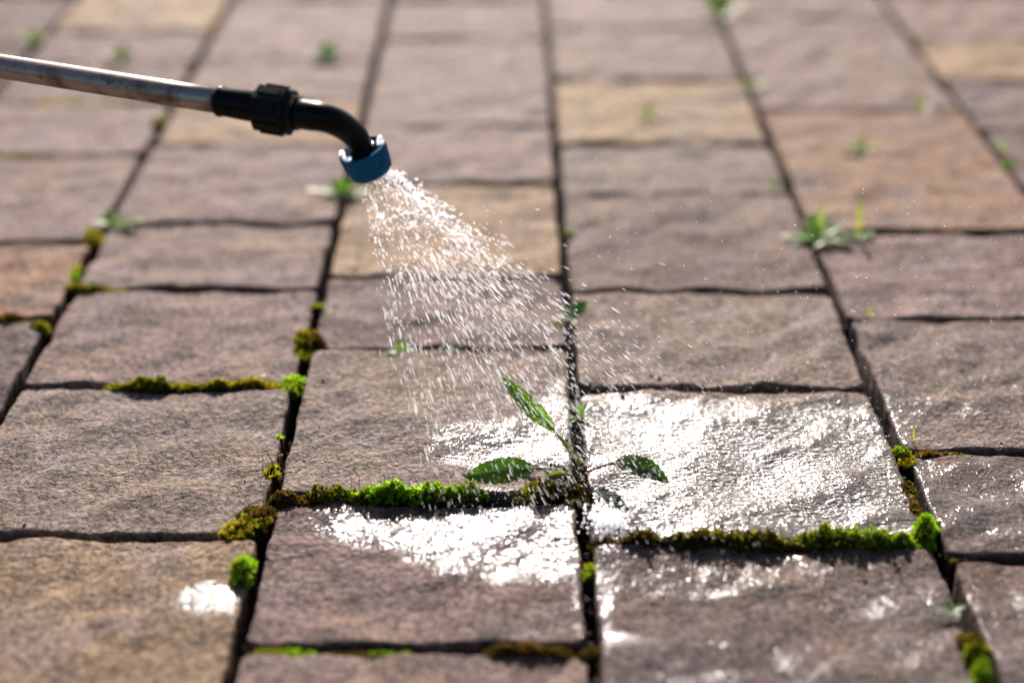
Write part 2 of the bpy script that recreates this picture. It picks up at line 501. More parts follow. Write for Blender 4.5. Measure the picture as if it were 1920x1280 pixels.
# ------------------------------------------------------------ moss
PAL = dict(
    bright=[(.16, .30, .02), (.22, .36, .03), (.10, .20, .015), (.26, .38, .05)],
    green=[(.11, .20, .02), (.16, .25, .03), (.07, .13, .012), (.20, .24, .03)],
    olive=[(.13, .13, .02), (.18, .17, .03), (.08, .08, .015), (.15, .19, .02)],
    brown=[(.11, .065, .02), (.16, .09, .03), (.06, .04, .015), (.10, .09, .02)],
    rust=[(.24, .11, .04), (.30, .16, .06), (.14, .07, .03), (.20, .14, .05)],
    gold=[(.24, .20, .03), (.30, .25, .04), (.13, .11, .02), (.20, .22, .03)])

def moss(label, pts, hw, h, pals, dens=1.2, size=1.0, stalks=0, z0=-.002, cat='moss'):
    """a cushion of moss along a line of photo points; hw half width, h height (m)"""
    W = [at(*p) for p in pts]
    if len(W) == 1: W = [W[0] - Vector((hw * .25, 0, 0)), W[0] + Vector((hw * .25, 0, 0))]
    W = np.array([(p.x, p.y) for p in W])
    seg = np.linalg.norm(np.diff(W, axis=0), axis=1)
    L = seg.sum(); cum = np.concatenate([[0], np.cumsum(seg)])
    area = (L * 2 * hw + math.pi * hw * hw) * 1e6
    n = int(area * dens / size ** 2)
    sd_ = int(abs(W[0, 0] * 1e4)) % 1000 + int(W[0, 1] * 977) % 300
    r = np.random.default_rng(sd_)
    t = r.uniform(-hw, L + hw, n); off = r.uniform(-1, 1, n)
    tc = np.clip(t, 0, L)
    cx = np.interp(tc, cum, W[:, 0]); cy = np.interp(tc, cum, W[:, 1])
    j = np.clip(np.searchsorted(cum, tc, 'right') - 1, 0, len(seg) - 1)
    D = np.diff(W, axis=0) / seg[:, None]
    dx, dy = D[j, 0], D[j, 1]
    over = t - tc
    wid = hw * (1 + .50 * vn(t * 110, t * 0 + 1.7, sd_) + .3 * vn(t * 300, t * 0, sd_))
    rr2 = np.clip((over / hw) ** 2 + off ** 2, 0, 4)
    ok = rr2 < 1
    px = cx + dx * over - dy * off * wid; py = cy + dy * over + dx * off * wid
    lump = (1 + .30 * vn(px * 190, py * 190, sd_ + 5) + .40 * vn(px * 80, py * 80, sd_)) * np.clip(.95 + 1.3 * vn(px * 50, py * 50, sd_ + 9), .35, 1.15) * np.clip(.25 + np.minimum(t + hw, L + hw - t) / (hw * 3.2), .25, 1)
    z = z0 + h * np.maximum(lump, .15) * np.sqrt(np.clip(1 - rr2, 0, 1)) ** 1.0 * (1 + .15 * r.normal(size=n))
    P = np.stack([px, py, z], 1)[ok]; o_ = off[ok]; tt = (tc / max(L, 1e-6))[ok]; rq = rr2[ok]
    nx_, ny_ = -dy[ok] * o_, dx[ok] * o_
    n = len(P)
    N = np.stack([nx_ * 1.1 + dx[ok] * over[ok] / hw, ny_ * 1.1 + dy[ok] * over[ok] / hw, np.full(n, .9)], 1)
    N += r.normal(0, .35, N.shape)
    N /= np.linalg.norm(N, axis=1, keepdims=True)
    a = np.cross(N, r.normal(size=(n, 3))); a /= np.linalg.norm(a, axis=1, keepdims=True)
    b = np.cross(N, a)
    K = 6
    ln = size * r.uniform(.0011, .0021, n)
    base = P - N * (ln * .8)[:, None]
    vs, fs, cc = [], [], []
    if isinstance(pals, str): pals = [pals]
    pi = np.clip((tt + r.normal(0, .10, n)) * len(pals), 0, len(pals) - 1e-3).astype(int)
    pc = np.array([[PAL[p][q] for q in range(4)] for p in pals]) * np.array([[[1.75, 1.6, 1.2]] * 4 if p not in ('brown', 'rust') else [[.95, .95, .95]] * 4 for p in pals])
    pick = np.clip(((vn(P[:, 0] * 260, P[:, 1] * 260, 4) + 1) / 2 * 4 + r.normal(0, .8, n)), 0, 3.99).astype(int)
    colr = pc[pi, pick] * r.uniform(.75, 1.2, (n, 1))
    for k in range(K):
        th = 2 * math.pi * k / K + r.uniform(0, 1, n)
        rad = a * np.cos(th)[:, None] + b * np.sin(th)[:, None]
        sid = np.cross(rad, N)
        spread = r.uniform(.35, .8, n)[:, None]
        wd = (ln * .26)[:, None]
        mid = base + N * (ln * .75)[:, None] + rad * (ln * .55)[:, None] * spread
        tip = base + N * (ln * 1.45)[:, None] + rad * (ln * .95)[:, None] * spread
        vs += [base, mid - sid * wd, tip, mid + sid * wd]
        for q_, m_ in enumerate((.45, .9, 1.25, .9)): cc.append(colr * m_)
    V = np.stack(vs, 1); Cc = np.stack(cc, 1)
    f = np.array([[4 * k, 4 * k + 1, 4 * k + 2, 4 * k + 3] for k in range(K)])
    Fc = (f[None] + (np.arange(n) * 4 * K)[:, None, None]).reshape(-1, 4)
    V, Cc = V.reshape(-1, 3), Cc.reshape(-1, 3)
    # the dense brown body under the tips
    na, nb = max(6, int((L + 2 * hw) / .0016)), 9
    T = np.linspace(-hw, L + hw, na)[:, None] * np.ones((1, nb)); O = np.linspace(-1, 1, nb)[None] * np.ones((na, 1))
    Tc = np.clip(T, 0, L); j = np.clip(np.searchsorted(cum, Tc.ravel(), 'right') - 1, 0, len(seg) - 1).reshape(T.shape)
    ov = T - Tc
    wr_ = np.sqrt(np.clip(1 - (ov / hw) ** 2, 0, 1))
    wid = hw * .92 * (1 + .50 * vn(T * 110, T * 0 + 1.7, sd_) + .3 * vn(T * 300, T * 0, sd_)) * wr_
    BX = np.interp(Tc, cum, W[:, 0]) + D[j, 0] * ov - D[j, 1] * O * wid
    BY = np.interp(Tc, cum, W[:, 1]) + D[j, 1] * ov + D[j, 0] * O * wid
    lump = (1 + .30 * vn(BX * 190, BY * 190, sd_ + 5) + .40 * vn(BX * 80, BY * 80, sd_)) * np.clip(.95 + 1.3 * vn(BX * 50, BY * 50, sd_ + 9), .35, 1.15) * np.clip(.25 + np.minimum(T + hw, L + hw - T) / (hw * 3.2), .25, 1)
    BZ = z0 - .0012 + h * .86 * np.maximum(lump, .15) * np.sqrt(np.clip(1 - O ** 2, 0, 1)) * wr_
    BZ = np.where((np.abs(O) > .99) | (wr_ < .05), -.012, BZ)
    idx = np.arange(na * nb).reshape(na, nb) + len(V)
    F2 = np.stack([idx[:-1, :-1].ravel(), idx[:-1, 1:].ravel(), idx[1:, 1:].ravel(), idx[1:, :-1].ravel()], 1)
    V2 = np.stack([BX.ravel(), BY.ravel(), BZ.ravel()], 1)
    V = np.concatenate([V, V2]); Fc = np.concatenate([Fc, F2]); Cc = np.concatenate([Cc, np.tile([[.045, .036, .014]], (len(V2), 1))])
    org = (float(W[:, 0].mean()), float(W[:, 1].mean()), 0)
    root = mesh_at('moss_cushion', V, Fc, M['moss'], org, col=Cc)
    tag(root, label, cat)
    for k in range(stalks):
        q = random.Random(sd_ * 7 + k)
        i = q.randrange(n)
        p0 = Vector(P[i]); hgt = q.uniform(.006, .012)
        lean = Vector((q.uniform(-.5, .3), q.uniform(-.3, .3), 1)).normalized()
        pts_ = [p0 + lean * hgt * u + Vector((-.0015 * u * u, 0, -.0006 * u * u)) for u in (0, .35, .7, 1)]
        vv, ff = tube(pts_, [.00022, .00018, .00016, .0002], 4)
        bv, bf = tube([pts_[-1], pts_[-1] + Vector((-.0004, 0, .0004)), pts_[-1] + Vector((-.0011, 0, .0008)), pts_[-1] + Vector((-.0016, 0, .0008))], [.0001, .0004, .00035, .00005], 5)
        ff = list(ff) + [tuple(x + len(vv) for x in f_) for f_ in bf]
        cl = np.array([(.24, .07, .04)] * len(vv) + [(.20, .12, .03)] * len(bv))
        mesh_at('spore_stalk', list(vv) + list(bv), ff, M['stem'], org, root, col=cl)
    return root

def tube(pts, rads, sides=10, cap=True):
    pts = [Vector(p) for p in pts]
    vs, fs = [], []
    ref = Vector((0, 0, 1))
    t0 = (pts[1] - pts[0]).normalized()
    if abs(t0.dot(ref)) > .9: ref = Vector((1, 0, 0))
    a = t0.cross(ref).normalized()
    for i, p in enumerate(pts):
        t = (pts[min(i + 1, len(pts) - 1)] - pts[max(i - 1, 0)]).normalized()
        a = (a - t * a.dot(t)).normalized(); b = t.cross(a)
        for k in range(sides):
            th = 2 * math.pi * k / sides
            vs.append(p + (a * math.cos(th) + b * math.sin(th)) * rads[i])
    for i in range(len(pts) - 1):
        for k in range(sides):
            k2 = (k + 1) % sides
            fs.append((i * sides + k, i * sides + k2, (i + 1) * sides + k2, (i + 1) * sides + k))
    if cap:
        fs.append(tuple(range(sides))[::-1])
        fs.append(tuple((len(pts) - 1) * sides + k for k in range(sides)))
    return vs, fs

moss('long moss strip, brown at its left end and vivid green towards the big weed', [(520, 940), (600, 938), (700, 934), (800, 931), (900, 929)], .0044, .0078, ['brown', 'olive', 'bright', 'bright', 'green'], 1.5, 1, 9)
moss('dark brown mossy debris heaped round the crown of the big toothed weed', [(985, 930), (1040, 922), (1090, 932)], .0066, .0070, ['olive', 'brown', 'brown'], 1.2)
moss('long dark brown and olive moss strip below the soaked stone, green at its right end', [(1118, 1020), (1250, 1021), (1400, 1021), (1550, 1020), (1700, 1018)], .0042, .0072, ['brown', 'brown', 'olive', 'brown', 'olive', 'green', 'green'], 1.4, 1, 10)
moss('plump bright green moss cushion at the right corner of the soaked stone', [(1722, 1014), (1742, 985)], .0072, .0085, ['green', 'bright'], 1.3, 1.2)
moss('pale green spiky moss tuft at the joint crossing right of the soaked stone', [(1688, 846), (1702, 862)], .0052, .0046, ['green', 'gold'], 1.2, 1.1)
moss('thin dry rusty moss trailing to the right along the narrow joint', [(1722, 850), (1770, 851), (1830, 854)], .0026, .0018, ['rust', 'rust', 'brown'], 1.0)
moss('brown wet moss scraps in the joint along the right edge of the soaked stone', [(1700, 905), (1712, 940), (1720, 962)], .0026, .0030, ['brown', 'rust', 'brown'], 1.1)
moss('olive moss strip along the joint left of centre, beside the bright green cushion', [(205, 724), (300, 723), (420, 722), (530, 720)], .0036, .0052, ['olive', 'olive', 'olive', 'gold'], 1.3)
moss('vivid green moss cushion where the olive strip meets the long joint', [(545, 716), (562, 712), (548, 732)], .0052, .0055, ['bright', 'green'], 1.3, 1.1)
moss('yellow green moss mound on the left long joint above the vivid green cushion', [(565, 665), (575, 630), (590, 645)], .0064, .0065, ['olive', 'gold', 'brown'], 1.2, 1.1)
moss('small green moss bit in the left long joint below the tan stone', [(595, 572)], .0034, .0036, ['olive', 'green'])
moss('small spiky yellow green moss tuft in the left long joint above the golden mound', [(510, 888), (512, 876)], .0038, .0036, ['gold', 'olive'], 1.1, 1.3, 2)
moss('tiny bright green moss sprig in the dark left long joint', [(524, 815)], .0016, .0026, ['bright'])
moss('big golden brown moss mound at the corner of the tan stone on the left', [(435, 998), (470, 990), (488, 960)], .0068, .0082, ['gold', 'olive', 'brown'], 1.2, 1.1, 4)
moss('round vivid green moss ball below the golden brown mound', [(450, 1092), (452, 1070), (462, 1056)], .0052, .0074, ['green', 'bright'], 1.3, 1.2)
moss('small green moss bit in the centre joint under the big weed', [(1104, 1078), (1104, 1058)], .0028, .0035, ['green', 'olive'])
moss('blurred olive moss at the left end of the nearest cross joint', [(490, 1222), (575, 1222)], .0034, .0038, ['olive', 'green'], 1.1)
moss('blurred scanty green moss in the middle of the nearest cross joint', [(610, 1224), (690, 1224), (765, 1223)], .0019, .0012, ['brown', 'green'], .7)
moss('blurred rust brown moss at the right end of the nearest cross joint', [(925, 1223), (1055, 1220)], .0040, .0046, ['brown', 'rust', 'brown'], 1.1)
moss('blurred brown moss scrap where the centre joint meets the nearest cross joint', [(1095, 1228), (1112, 1215)], .0030, .0022, ['brown'], 1.0)
moss('blurred olive moss mound low in the right long joint, near the bottom edge', [(1812, 1195), (1830, 1225), (1845, 1275)], .0050, .0062, ['brown', 'olive', 'green'], 1.1)
moss('yellow green moss tuft in the far left joint, topmost of a row going down', [(170, 438), (178, 452)], .0058, .0056, ['olive', 'gold'], 1.1, 1.2)
moss('yellow green moss tuft in the far left joint beside the orange stone', [(140, 500), (136, 515)], .0046, .0052, ['gold', 'bright'], 1.1, 1.2)
moss('olive moss at the foot of the yellow green row, running into the cross joint', [(128, 536), (165, 540), (225, 541)], .0036, .0030, ['gold', 'olive', 'olive'], 1.1)
moss('dark rust moss strip under the orange stone at the left edge', [(-20, 596), (30, 598), (58, 600)], .0034, .0034, ['rust', 'brown'], 1.1)
moss('dark brown moss knot at the corner of the orange stone', [(72, 608), (76, 620)], .0050, .0055, ['brown', 'olive'], 1.1)
moss('blurred brown green moss line at the upper left', [(-20, 292), (60, 292), (140, 291)], .0034, .0026, ['olive', 'brown'], .9)
moss('blurred olive moss in the far left joint under the steel lance', [(300, 218), (292, 240)], .0034, .0040, ['olive', 'brown'], .9)
moss('blurred green moss film in the cross joint just under the steel lance', [(70, 192), (170, 192), (270, 191)], .0034, .0016, ['gold', 'olive'], .8)
moss('small olive moss bit in the centre joint right of the tan stone', [(1068, 437)], .0032, .0035, ['olive', 'green'])
moss('orange brown moss crumb by the corner of the cross joint at the right edge', [(1800, 1046)], .0030, .0020, ['rust'], 1.0)
moss('small rusty moss patch in the top left long joint', [(398, 55), (404, 40)], .0050, .0030, ['rust', 'brown'], .8)

# ------------------------------------------------------------ leaves and weeds
def leaf_grid(path, prof, wid, side, nrm, fold=.25, teeth=0, tooth=.0, seed=0, nv=8, wav=0.0):
    """path: list of Vectors (spine); prof(u) -> 0..1; returns verts, faces, across, along"""
    n = len(path)
    V, A, L = [], [], []
    r = random.Random(seed)
    phs = [r.uniform(0, 6) for _ in range(2)]
    for i, p in enumerate(path):
        u = i / (n - 1)
        t = (path[min(i + 1, n - 1)] - path[max(i - 1, 0)]).normalized()
        s = (side - t * side.dot(t)).normalized()
        nn = s.cross(t).normalized()
        if nn.dot(nrm) < 0: nn = -nn
        for k in range(-nv, nv + 1):
            q = k / nv
            w_ = wid * prof(u)
            if teeth and abs(k) == nv:
                ph = (u * teeth + (.15 if k > 0 else .6)) % 1
                w_ *= 1 + tooth * (ph - .35)
            elif teeth and abs(k) == nv - 1:
                ph = (u * teeth + (.15 if k > 0 else .6)) % 1
                w_ *= 1 + tooth * .4 * (ph - .35)
            h = abs(q) * w_ * fold + wav * wid * math.sin(u * 14 + phs[k > 0]) * q * q
            V.append(p + s * q * w_ + nn * h)
            A.append(q); L.append(u)
    m = 2 * nv + 1
    Fc = [(i * m + k, i * m + k + 1, (i + 1) * m + k + 1, (i + 1) * m + k) for i in range(n - 1) for k in range(m - 1)]
    return V, Fc, A, L

def bez(p0, p1, p2, p3, n):
    o = []
    for i in range(n + 1):
        t = i / n; s = 1 - t
        o.append(p0 * s ** 3 + p1 * 3 * s * s * t + p2 * 3 * s * t * t + p3 * t ** 3)
    return o

def zat(px, py, y_world):
    """point of the picture ray where it crosses the vertical plane y = y_world"""
    d = ray(px, py)
    t = y_world / d.y
    return Vector((0, 0, CAM_H)) + d * t

big = empty('toothed_weed', at(1092, 890, -.002))
tag(big, 'toothed green weed with one upright leaf and flat side leaves, under the spray', 'weed')
cy_ = at(1092, 885).y
# upright leaf: stands up and leans left and towards the camera
def hero(name, label, spine, wid, side, nrm, prof, fold, col, teeth, seed, tooth=.55, wav=.05, rib=True, ribcol=(.20, .26, .09), n=48):
    V, Fc, A, L = leaf_grid(spine, prof, wid, side, nrm, fold, teeth, tooth, seed, 10, wav)
    c0 = np.array(col); Ar = np.array(A)
    cl = c0[None] * (1 + .15 * (np.array(L)[:, None] - .5))
    o = mesh_at(name, V, Fc, M['leaf'], spine[0], big, col=cl, attr={'across': A, 'along': L})
    if label: o['label'] = label
    if rib:
        nn = len(spine)
        rv, rf = tube([p + nrm * .00012 for p in spine], [.00045 * (1 - .8 * i / (nn - 1)) for i in range(nn)], 6)
        mesh_at('midrib', rv, rf, M['stem'], spine[0], o, col=np.tile([ribcol], (len(rv), 1)))
    return o

lan = lambda u: max(.02, (math.sin(math.pi * min(1, u ** .8)) ** .85)) * (1 if u < .97 else .5)
camback = (CR @ Vector((0, 0, 1)))
camright = Vector((1, 0, 0)); camup = CR @ Vector((0, 1, 0))
y0_ = cy_
sp = bez(at(1040, 808, .012), at(1020, 785, .017), at(968, 742, .026), at(934, 697, .027), 48)
up_prof = lambda u: max(.015, math.sin(math.pi * u ** .95) ** .9 * (1.05 - .25 * u))
dirL = (sp[-1] - sp[0]).normalized()
sideL = dirL.cross(camback).normalized()
nL = (camback * .8 + sideL * .6).normalized()
hero('leaf', 'upright lance-shaped leaf with toothed lower edge and water drops on it', sp, .0050, sideL, camback, up_prof, .22, (.12, .25, .014), 12, 3, .16)
st_ = bez(at(1094, 882, .001), at(1080, 855, .004), at(1056, 826, .009), sp[0], 14)
v, f = tube(st_, [.0014 - .0004 * i / 14 for i in range(15)], 8)
mesh_at('stalk', v, f, M['stem'], st_[0], big, col=np.tile([(.32, .36, .08)], (len(v), 1)))
# little bract on the stalk
sp2 = bez(at(1093, 884, .002), at(1088, 868, .004), at(1078, 852, .007), at(1068, 842, .008), 16)
hero('leaf', 'short yellow green leaflet hugging the upright stalk', sp2, .0019, camright, camback, up_prof, .3, (.22, .26, .03), 0, 5, rib=False)
# left flat leaf
G = lambda px, py, z: at(px, py, z)
spl = bez(G(1004, 878, .006), G(965, 876, .0085), G(915, 888, .0085), G(870, 893, .0045), 40)
wide = lambda u: max(.015, math.sin(math.pi * u ** .85) ** .75 * (.8 + .25 * u))
hero('leaf', 'broad dark green toothed leaf lying to the left over the moss', spl, .0072, Vector((.05, .75, .62)).normalized(), Vector((0, -.6, .8)), wide, .16, (.040, .105, .014), 10, 11, .2, .07)
s_ = bez(G(1085, 884, .002), G(1060, 880, .006), G(1030, 877, .007), spl[0], 10)
v, f = tube(s_, [.0010, .0010, .0009, .0009, .0009, .0008, .0008, .0008, .0008, .0008, .0007], 8)
mesh_at('stalk', v, f, M['stem'], s_[0], big, col=np.tile([(.20, .22, .07)], (len(v), 1)))
# right flat leaf
spr = bez(G(1150, 868, .006), G(1180, 865, .009), G(1220, 878, .0085), G(1254, 906, .003), 36)
hero('leaf', 'dark green toothed leaf lying to the right on the soaked stone', spr, .0058, Vector((.35, .78, .5)).normalized(), Vector((0, -.6, .8)), wide, .22, (.038, .095, .016), 9, 17, .25, .06, ribcol=(.30, .26, .20))
s_ = bez(G(1100, 884, .002), G(1118, 878, .006), G(1135, 870, .0075), spr[0], 10)
v, f = tube(s_, [.0008] * 11, 8)
mesh_at('stalk', v, f, M['stem'], s_[0], big, col=np.tile([(.34, .16, .13)], (len(v), 1)))
# drowned lower leaf
spd = bez(G(1112, 918, .004), G(1130, 928, .005), G(1155, 943, .004), G(1180, 962, .001), 30)
hero('leaf', 'drowned dark leaf pointing down right through the splash', spd, .0050, Vector((.6, .7, .3)).normalized(), Vector((0, -.5, .85)), wide, .15, (.018, .05, .022), 6, 23, .35, .08, ribcol=(.25, .20, .16))
s_ = bez(G(1098, 888, .002), G(1104, 898, .004), G(1108, 908, .005), spd[0], 8)
v, f = tube(s_, [.0012, .0012, .0011, .0011, .001, .001, .001, .0009, .0009], 8)
mesh_at('stalk', v, f, M['stem'], s_[0], big, col=np.tile([(.36, .20, .18)], (len(v), 1)))
# curled yellow green leaf to the lower left of the crown
spc = bez(G(1075, 890, .003), G(1055, 884, .010), G(1030, 888, .011), G(1000, 906, .004), 24)
hero('leaf', 'narrow curled yellow green leaf left of the crown', spc, .0018, Vector((.1, .8, .5)).normalized(), Vector((0, -.5, .85)), up_prof, .35, (.16, .22, .04), 0, 29, rib=False)
# crown of old brown leaf bases
cv, cf, cc_ = [], [], []
rr = random.Random(5)
for k in range(34):
    b0 = at(1062 + rr.uniform(-45, 38), 893 + rr.uniform(-14, 30), .001)
    tip = b0 + Vector((rr.uniform(-.006, .006), rr.uniform(-.004, .003), rr.uniform(.002, .0075)))
    v, f = tube([b0, (b0 + tip) / 2 + Vector((rr.uniform(-.001, .001), 0, .001)), tip], [.0009, .0007, .00015], 5)
    f = [tuple(x + len(cv) for x in q) for q in f]
    c_ = rr.choice([(.05, .03, .018), (.09, .05, .025), (.03, .022, .014), (.14, .08, .05), (.06, .055, .02)])
    cv += v; cf += f; cc_ += [c_] * len(v)
mesh_at('crown', cv, cf, M['stem'], at(1092, 890), big, col=np.array(cc_))

def weed(label, px, py, leaves, name='small_weed', cat='weed', z=0.0):
    """leaves: (azimuth deg in plan, elevation deg, length m, half width m, colour)"""
    p0 = at(px, py, z)
    root = empty(name, p0)
    tag(root, label, cat)
    for k, (az, el, ln, hw_, colr) in enumerate(leaves):
        a, e = R(az), R(el)
        d = Vector((math.cos(a) * math.cos(e), math.sin(a) * math.cos(e), math.sin(e)))
        sag = Vector((math.cos(a), math.sin(a), 0)) * ln * .25 + Vector((0, 0, -ln * .18 * math.cos(e)))
        ln *= 1
        spn = bez(p0, p0 + d * ln * .35, p0 + d * ln * .7 + sag * .3, p0 + d * ln + sag, 12)
        side = Vector((-math.sin(a), math.cos(a), 0))
        V, Fc, A, L = leaf_grid(spn, lambda u: max(.12 if u < .3 else .02, math.sin(math.pi * u ** 1.2) ** .8), hw_, side, Vector((0, 0, 1)), .3, 0, 0, k, 3, .1)
        mesh_at('leaf', V, Fc, M['weed'], p0, root, col=np.tile([colr], (len(V), 1)))
    return root

GB, GP, GY, GD, GW = (.14, .30, .03), (.30, .42, .24), (.32, .36, .05), (.04, .12, .03), (.48, .55, .42)
weed('dark green and pale leafed weed in the centre joint beyond the big weed', 1078, 598,
     [(50, 50, .012, .005, GD), (20, 65, .013, .0055, (.05, .15, .03)), (170, 55, .012, .003, GP), (200, 20, .011, .0025, GP), (260, 15, .008, .002, GP)])
weed('tiny yellow weed in spray just left of the centre joint', 1046, 612, [(200, 20, .005, .0022, GY), (20, 30, .004, .002, (.30, .22, .03)), (90, 50, .004, .0018, GY)])
weed('pale grey green star-shaped weed in the centre joint just behind the big weed', 1088, 782,
     [(160, 55, .012, .0016, GW), (195, 12, .014, .0016, GP), (15, 45, .012, .0015, GW), (215, 5, .010, .0022, (.22, .34, .08)), (50, 60, .009, .0015, GW), (330, 20, .008, .0016, GP), (110, 70, .008, .0018, (.18, .32, .06))])
weed('small bright green weed in the cross joint left of the spray foot', 752, 660,
     [(190, 12, .008, .0030, GB), (10, 18, .007, .0026, GB), (100, 60, .008, .0026, (.20, .38, .06)), (40, 55, .011, .0014, GW), (250, 10, .006, .0022, GB)])
weed('minute green sprout in the cross joint left of the big weed', 858, 657, [(100, 60, .003, .001, GB), (300, 40, .003, .001, GB), (200, 30, .003, .001, GY)], 'sprout', 'sprout')
weed('green weed with a white leaf behind the nozzle, at the joint crossing', 640, 368,
     [(175, 22, .022, .0050, (.60, .66, .56)), (140, 50, .014, .0045, GB), (80, 60, .014, .0045, (.2, .4, .06)), (40, 50, .015, .004, GB), (5, 20, .020, .004, GB), (330, 25, .013, .004, GD), (215, 15, .013, .004, GD)])
weed('large bright weed with pale leaves in the right long joint', 1535, 450,
     [(175, 16, .022, .0040, GW), (200, 14, .018, .0040, GP), (155, 55, .017, .0050, GW), (110, 60, .018, .0040, GB), (60, 65, .019, .0045, GW), (30, 30, .018, .0035, GB), (5, 15, .030, .0035, (.10, .22, .03)), (250, 15, .014, .004, GB), (330, 15, .020, .004, GP), (190, 35, .014, .005, GB), (80, 75, .026, .0012, GY)])
weed('small weed with one tall yellow blade beside the large bright weed', 1608, 448,
     [(85, 80, .026, .0016, GY), (190, 30, .014, .0035, GP), (345, 10, .012, .0042, GW), (20, 25, .012, .003, GB), (160, 20, .015, .003, (.10, .2, .03))])
weed('pale whitish weed at the joint crossing on the left, beyond the yellow green moss', 212, 424,
     [(180, 25, .014, .0042, GP), (140, 50, .012, .004, GB), (60, 50, .012, .0040, (.5, .6, .45)), (10, 18, .018, .0040, GW), (330, 15, .014, .004, (.58, .62, .5)), (350, 30, .018, .003, GB)])
weed('blurred yellow green weed in the middle of the pink stone at the right', 1618, 283, [(175, 18, .016, .003, GB), (20, 22, .015, .003, GY), (90, 60, .010, .0028, GB), (230, 20, .010, .003, GB)])
weed('blurred green weed in the cross joint at the far right', 1727, 205, [(100, 60, .014, .003, GY), (200, 30, .012, .0035, GB), (340, 25, .012, .0035, GB)])
weed('blurred green tuft at the top edge right of centre', 1350, 30, [(175, 40, .026, .0085, GP), (120, 60, .024, .008, GB), (60, 60, .026, .008, (.16, .26, .06)), (10, 30, .028, .006, GY), (280, 20, .018, .006, GB)])
weed('blurred dark green tuft in the upper cross joint above the elbow of the lance', 614, 112, [(180, 40, .016, .006, (.07, .2, .03)), (90, 60, .016, .006, (.07, .2, .03)), (0, 40, .016, .006, GD), (270, 30, .012, .005, GD)])
weed('blurred yellow green tuft above the steel lance at the upper left', 228, 116, [(180, 40, .015, .006, GY), (90, 55, .015, .006, (.14, .24, .05)), (0, 40, .015, .005, (.14, .24, .05))])
weed('blurred yellow green tuft in the far left joint near the top', 62, 82, [(180, 40, .012, .005, GY), (90, 60, .012, .005, GB), (0, 40, .012, .004, GY)])
weed('blurred small green weed in the cross joint between two tan stones right of centre', 1216, 222, [(180, 40, .011, .0035, GB), (80, 60, .011, .0035, GY), (0, 30, .009, .003, GB)])
weed('blurred pale round weed high in the right long joint', 1408, 165, [(180, 35, .011, .005, (.4, .42, .26)), (60, 50, .011, .005, (.4, .44, .26)), (0, 30, .011, .004, GP)])
weed('blurred pale yellow weed in the right long joint above the large bright weed', 1450, 355, [(180, 40, .007, .003, (.5, .52, .2)), (30, 60, .008, .003, GP)])
weed('blurred grey weed in the outermost right joint', 1880, 285, [(180, 40, .010, .004, GP), (60, 60, .010, .004, GW)])
weed('blurred green weed in the outermost right joint at the frame edge', 1890, 320, [(180, 40, .008, .004, GB), (60, 60, .009, .004, GB)])
weed('blurred pale leaved weed low in the right long joint', 1785, 1145, [(180, 25, .007, .0018, GP), (130, 45, .005, .0017, (.18, .30, .08)), (20, 20, .006, .0018, GP), (290, 15, .005, .0016, GP)])
weed('tiny yellow green sprout in the cross joint at the right', 1630, 592, [(90, 70, .006, .0014, GY), (200, 30, .004, .0014, GY), (340, 30, .004, .0014, GB)], 'sprout', 'sprout')
weed('thin upright seedling behind the pale green spiky moss', 1712, 830, [(95, 85, .009, .0005, GY), (100, 60, .003, .0006, GY)], 'sprout', 'seedling')
weed('small yellow leaflet lying on the olive moss strip', 505, 704, [(190, 15, .006, .0016, (.4, .45, .05)), (20, 40, .004, .0014, GB)], 'sprout', 'sprout', .004)

def seedling(label, px, py, hgt, n=2, colr=GY):
    p0 = at(px, py, 0)
    root = empty('seedling', p0)
    tag(root, label, 'seedling')
    q = random.Random(px)
    top = p0 + Vector((q.uniform(-.002, .001), 0, hgt))
    v, f = tube([p0 - Vector((0, 0, .003)), p0 + Vector((.0006, 0, hgt * .5)), top], [.0002, .00018, .00016], 5)
    mesh_at('stalk', v, f, M['stem'], p0, root, col=np.tile([(.30, .12, .08)], (len(v), 1)))
    for k in range(n):
        a = q.uniform(0, 6.28)
        d = Vector((math.cos(a), math.sin(a) * .5, .35))
        spn = bez(top, top + d * .0008, top + d * .0016, top + d * .0026 + Vector((0, 0, -.0008)), 6)
        V, Fc, A, L = leaf_grid(spn, lambda u: max(.05, math.sin(math.pi * u)), .0008, Vector((-d.y, d.x, .3)), Vector((0, 0, 1)), .2, 0, 0, k, 2)
        mesh_at('leaf', V, Fc, M['weed'], top, root, col=np.tile([colr], (len(V), 1)))
for lab, px, py, h_, n_ in [
    ('leftmost seedling over the left long joint, its twin leaves held out over the stone', 492, 872, .009, 2),
    ('pale two-leaved seedling arching in the left long joint above the spiky moss', 520, 862, .003, 2),
    ('lone two-leaved seedling on the dry stone above the brown end of the moss strip', 614, 882, .005, 2),
    ('seedling with a dark round leaf on the long moss strip', 657, 912, .008, 2),
    ('seedling with a light leaf next to the dark-leaved one on the moss strip', 672, 908, .009, 2),
    ('leftmost of three seedlings over the right end of the lower moss strip', 1592, 1000, .020, 3),
    ('middle of three seedlings over the right end of the lower moss strip', 1622, 1000, .018, 3),
    ('rightmost of three seedlings over the right end of the lower moss strip', 1655, 1000, .015, 2),
    ('short seedling holding a water bead above the lower moss strip', 1552, 1002, .007, 2),
    ('upper seedling in the dripping joint right of the soaked stone', 1695, 915, .006, 3),
    ('lower seedling in the dripping joint right of the soaked stone', 1704, 948, .006, 3),
    ('tiny seedling on the damp stone below the green moss corner', 1685, 1066, .002, 2),
    ('tiny yellow seedling on the dry part of the nearest wet stone', 950, 1168, .002, 2)]:
    seedling(lab, px, py, h_, n_, GB if 'dark' in lab or 'upper' in lab else GY)

